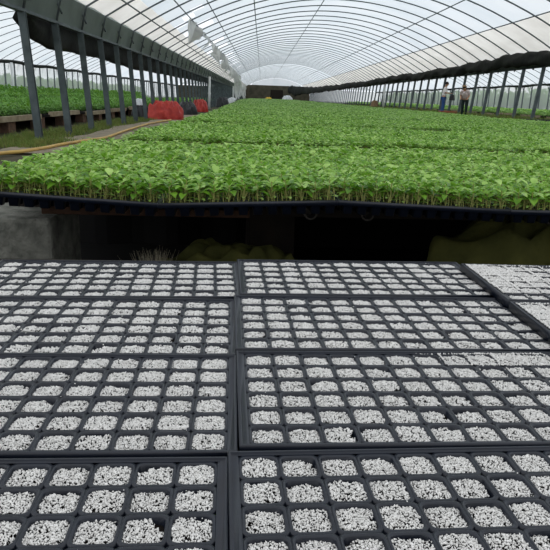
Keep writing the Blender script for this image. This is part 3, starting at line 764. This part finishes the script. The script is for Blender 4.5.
# beds in the neighbouring tunnels
def side_bed(x0, x1, y0, y1, z, near_side, lab, zg=0.0):
    t = empty('planted_bed', (x0, y0, zg)); tag(t, lab, 'bench')
    mb = MB(); mb.box(0, x1 - x0, 0, y1 - y0, z - .05 - zg, z - zg); mb.build('deck', M['soil'], t)
    L_ = y1 - y0; xe = x1 - x0 if near_side > 0 else 0
    for k, yy in enumerate(np.arange(3.2, L_ - 2, 2.9)):
        mb = MB(); mb.box(xe - .04, xe + .05, yy, yy + 2.2, z - .07 - zg, z + .03 - zg, mtx=Matrix.Translation((0, 0, .03 * math.sin(k * 2.1)))); mb.build('edge_plank', M['palewood'], t)
        if yy > 40: break
    for yy in np.arange(.5, min(L_, 45), 1.7):
        for xx in (xe - near_side * .12, xe - near_side * 2.4, xe - near_side * 4.6):
            mb = MB(); mb.box(xx - .1, xx + .1, yy - .18, yy + .18, -.03, z - .05 - zg); mb.build('leg', M['brick'], t)
side_bed(-9.6, -4.75, 8.5, 90, .27, 1, 'planted bed in the left tunnel, edged with pale planks on brick piers')
side_bed(-15.2, -10.4, 10, 90, .27, 1, 'far planted bed of the left tunnel, against its outer posts')
side_bed(12.6, 20.6, 17, 100, .42, -1, 'broad planted bed in the right tunnel behind the right posts', .33)
def crop(x0, x1, y0, y1, z, pitch, s, sz):
    X, Y = np.meshgrid(np.arange(x0, x1, pitch), np.arange(y0, y1, pitch)); X = X.ravel() + rng.uniform(-.4, .4, X.size) * pitch; Y = Y.ravel() + rng.uniform(-.4, .4, Y.size) * pitch; n = len(X)
    return np.stack([X, Y, np.full(n, z), s * rng.uniform(.8, 1.2, n), sz * rng.uniform(.7, 1.3, n)], 1)
P = [crop(-9.55, -4.9, 8.6, 30, .25, .13, 3.2, 3.2), crop(-9.55, -4.9, 30, 88, .25, .26, 6, 3.2), crop(-15.1, -10.4, 12, 60, .25, .2, 4.5, 5.2), crop(-15.9, -14.6, 14, 80, .25, .24, 5, 9.5)]
tag(build_canopy('crop_foliage', [np.concatenate(P)], [(3, 3, 6, False)], [M['crop'], M['leaf'], M['stem']]), 'leafy green crop filling the beds of the left tunnel', 'plants', kind='stuff')
P = [crop(12.8, 20.4, 18, 50, .4, .24, 5.5, 3.5), crop(12.8, 20.4, 50, 98, .4, .4, 9, 4)]
tag(build_canopy('crop_foliage', [np.concatenate(P)], [(3, 3, 6, False)], [M['leaf2'], M['crop'], M['stem']]), 'pale green crop in the right tunnel behind the two people', 'plants', kind='stuff')
# hedges beyond the tunnels
P = [crop(-24, -21, 6, 120, 0, .6, 16, 26)]
tag(build_canopy('hedge', [np.concatenate(P)], [(3, 3, 8, False)], [M['crop'], M['leaf'], M['stem']]), 'blurred hedge outside the left tunnel, seen through its film', 'hedge', kind='stuff')
P = [crop(27, 30, 15, 140, 0, .7, 18, 34)]
tag(build_canopy('hedge', [np.concatenate(P)], [(3, 3, 8, False)], [M['crop'], M['leaf'], M['stem']]), 'blurred hedge outside the right tunnel, seen through its film', 'hedge', kind='stuff')

# crates on the right
def crate(x, y, z, lx, ly, h, m, lab, rz=0.0):
    t = empty('plastic_crate', (x, y, z), rz); tag(t, lab, 'crate')
    mb = MB(); mb.box(-lx, lx, -ly, ly, 0, .02)
    mb.build('base', m, t)
    mb = MB()
    for k in range(3):
        z0 = .02 + k * h / 3; z1 = z0 + h / 3 * .72
        mb.box(-lx, lx, -ly, -ly + .015, z0, z1); mb.box(-lx, lx, ly - .015, ly, z0, z1); mb.box(-lx, -lx + .015, -ly, ly, z0, z1); mb.box(lx - .015, lx, -ly, ly, z0, z1)
    for sx in (-1, 1):
        for sy in (-1, 1): mb.box(sx * lx - .02 * (sx > 0), sx * lx + .02 * (sx < 0), sy * ly - .02 * (sy > 0), sy * ly + .02 * (sy < 0), 0, h)
    mb.build('slatted_side', m, t)
crate(8.05, 27.8, .3, .34, .24, .22, M['terracotta'], 'terracotta crate on the ground at the feet of the two people')
crate(7.6, 17.4, float(ground_z(7.6)), .4, .3, .26, M['blackbag'], 'black crate on the bank at the right edge, by the nearest leaning post')
mound('plastic_bag', 8.35, 48, .28, .28, .55, M['straw'], 14, 'brownish bag by the pale downpipe on the right', 'bag', z0=.31)

# ------------------------------------------------------------------ people
def skin_obj(name, joints, edges, radii, m, parent=None, sub=2):
    me = bpy.data.meshes.new(name); me.from_pydata(joints, edges, []); me.update()
    o = link(name, me, m, parent)
    sk = o.modifiers.new('skin', 'SKIN'); sk.use_smooth_shade = True
    if not me.skin_vertices: me.skin_vertices.new()
    for i, r_ in enumerate(radii):
        me.skin_vertices[0].data[i].radius = (r_, r_) if not isinstance(r_, tuple) else r_
    me.skin_vertices[0].data[0].use_root = True
    sb = o.modifiers.new('sub', 'SUBSURF'); sb.levels = 1; sb.render_levels = sub
    return o

def person(loc, rz, lean, H, label, shirt, trouser, hat, sleeves, arms_fwd):
    """local frame: faces +x ; y left ; joints posed with a forward lean"""
    t = empty('person', loc, rz); tag(t, label, 'person'); s = H / 1.68
    def rot(p, piv, a_):
        x, z = p[0] - piv[0], p[2] - piv[2]; return (piv[0] + x * math.cos(a_) + z * math.sin(a_), p[1], piv[2] - x * math.sin(a_) + z * math.cos(a_))
    hip = (0, 0, .90)
    up = lambda p: rot(p, hip, lean)
    J = []; Rr = []; E_ = []
    def add(p, r_, par=None):
        J.append(tuple(v * s for v in p)); Rr.append(tuple(v * s for v in r_) if isinstance(r_, tuple) else r_ * s); i = len(J) - 1
        if par is not None: E_.append((par, i))
        return i
    pel = add(hip, (.13, .10)); wa = add(up((0.0, 0, 1.05)), (.12, .095), pel); ch = add(up((.0, 0, 1.27)), (.145, .105), wa); nb = add(up((-.01, 0, 1.42)), .07, ch)
    nk = add(up((.01, 0, 1.48)), .05, nb); hd = add(up((.03, 0, 1.57)), (.078, .09), nk); tp = add(up((.02, 0, 1.645)), (.06, .07), hd)
    ns = add(up((.118, 0, 1.555)), .016, hd)
    for sd in (-1, 1):
        er = add(up((.02, sd * .08, 1.56)), .018, hd)
        sh = add(up((-.01, sd * .165, 1.385)), .055, ch); eb_ = up((-.02 + .05 * arms_fwd, sd * .22, 1.12)); el_ = add(eb_, .043, sh)
        wr_ = (eb_[0] + .2 * arms_fwd + .03, sd * (.22 - .08 * arms_fwd), eb_[2] - .24 + .22 * arms_fwd); wr = add(wr_, .028, el_)
        d_ = Vector(wr_) - Vector(eb_); d_.normalize()
        pm_ = Vector(wr_) + d_ * .06; pm = add(tuple(pm_), (.034, .02), wr)
        side = Vector((0, 1, 0)); nrm = d_.cross(side)
        for q, ln in enumerate((.075, .085, .08, .062)):
            b0 = pm_ + d_ * .025 + side * ((q - 1.5) * .019); k1 = b0 + d_ * ln * .5 + nrm * .006; k2 = k1 + d_ * ln * .42 + nrm * .022
            a1 = add(tuple(k1), .0088, pm); add(tuple(k2), .0076, a1)
        th = pm_ - d_ * .02 - side * sd * .036 + nrm * .01; a1 = add(tuple(th), .011, wr); add(tuple(th + d_ * .04 - side * sd * .008), .009, a1)
        kn0 = (.03 + .02 * sd, sd * .1, .48); hj = add((.0, sd * .09, .84), .088, pel); kn = add(kn0, .058, hj); an = add((-.02 + .03 * sd, sd * .105, .09), .038, kn)
        fl = add((.05 + .03 * sd, sd * .115, .035), (.04, .032), an); add((.13 + .03 * sd, sd * .125, .028), (.036, .024), fl)
    body = skin_obj('body', J, E_, Rr, M['skin'], t)
    # shirt over torso and upper arms, trousers over hips and legs
    def sub(js, es, rs, nm, m): return skin_obj(nm, [tuple(v * s for v in p) for p in js], es, [tuple(v * s for v in r_) if isinstance(r_, tuple) else r_ * s for r_ in rs], m, t)
    js = [up((0, 0, 1.22)), up((0, 0, 1.04)), up((0, 0, .88)), up((-.005, 0, 1.40))]; es = [(0, 1), (1, 2), (0, 3)]; rs = [(.165, .125), (.15, .12), (.155, .125), .085]
    for sd in (-1, 1):
        n = len(js); js += [up((-.01, sd * .168, 1.385)), up((-.015 + .03 * arms_fwd, sd * .2, 1.2))]; es += [(0, n), (n, n + 1)]; rs += [.075, .062]
        if sleeves:
            eb_ = up((-.02 + .05 * arms_fwd, sd * .22, 1.12)); js.append(eb_); es.append((n + 1, n + 2)); rs.append(.056)
    sub(js, es, rs, 'shirt', shirt)
    js = [(0, 0, .93)]; es = []; rs = [(.15, .12)]
    for sd in (-1, 1):
        n = len(js); js += [(0, sd * .092, .82), (.03 + .02 * sd, sd * .1, .48), (-.02 + .03 * sd, sd * .105, .1)]; es += [(0, n), (n, n + 1), (n + 1, n + 2)]; rs += [.105, .075, .062]
    sub(js, es, rs, 'trousers', trouser)
    # hair cap and face details
    hc = Vector(up((.012, 0, 1.59)))
    def ell(c, rx, ry, rz_, m, nm, zmin=-1.0):
        mb = MB(); V = []; n1, n2 = 10, 20
        for i in range(n1 + 1):
            sz = zmin + (1 - zmin) * i / n1; rr = math.sqrt(max(0, 1 - sz * sz))
            for k in range(n2): V.append(((c[0] + rx * rr * math.cos(2 * PI * k / n2)) * s, (c[1] + ry * rr * math.sin(2 * PI * k / n2)) * s, (c[2] + rz_ * sz) * s))
        mb.add(V, [(i * n2 + k, i * n2 + (k + 1) % n2, (i + 1) * n2 + (k + 1) % n2, (i + 1) * n2 + k) for i in range(n1) for k in range(n2)]); return mb.build(nm, m, t, smooth=True)
    ell((hc.x - .012, hc.y, hc.z + .005), .108, .1, .1, M['hair'], 'hair', -.35)
    for sd in (-1, 1):
        e = up((.098, sd * .032, 1.575)); ell(e, .011, .013, .009, M['hair'], 'eye')
    mo = up((.1, 0, 1.515)); ell(mo, .01, .026, .007, M['terracotta'], 'mouth')
    if hat:
        c = up((.01, 0, 1.64)); ell((c[0], c[1], c[2]), .115, .105, .085, M[hat], 'hat_crown', -.1); mb = MB()
        n2 = 24; V = []
        for rr, dz in ((.11, .0), (.19, -.015), (.19, -.022), (.11, -.01)):
            V += [((c[0] + rr * math.cos(2 * PI * k / n2)) * s, (c[1] + rr * .92 * math.sin(2 * PI * k / n2)) * s, (c[2] + dz) * s) for k in range(n2)]
        mb.add(V, [(L_ * n2 + k, L_ * n2 + (k + 1) % n2, ((L_ + 1) % 4) * n2 + (k + 1) % n2, ((L_ + 1) % 4) * n2 + k) for L_ in range(4) for k in range(n2)]); mb.build('hat_brim', M[hat], t, smooth=True)
    return t
person((8.42, 30.0, .33), R(-14), R(8), 1.47, 'person in white shirt and blue jeans holding a dark bag by the right posts', M['shirt'], M['jeans'], None, True, 1.0)
mound('carry_bag', 8.8, 29.9, .12, .11, .24, M['blackbag'], 5, 'dark bag held in front of the person in blue jeans', 'bag', z0=.98)
person((8.22, 26.1, .315), R(-120), R(40), 1.36, 'person in pale pink shirt and dark trousers bending forward at the right row of posts', M['pinkshirt'], M['darktrouser'], 'straw', True, .5)
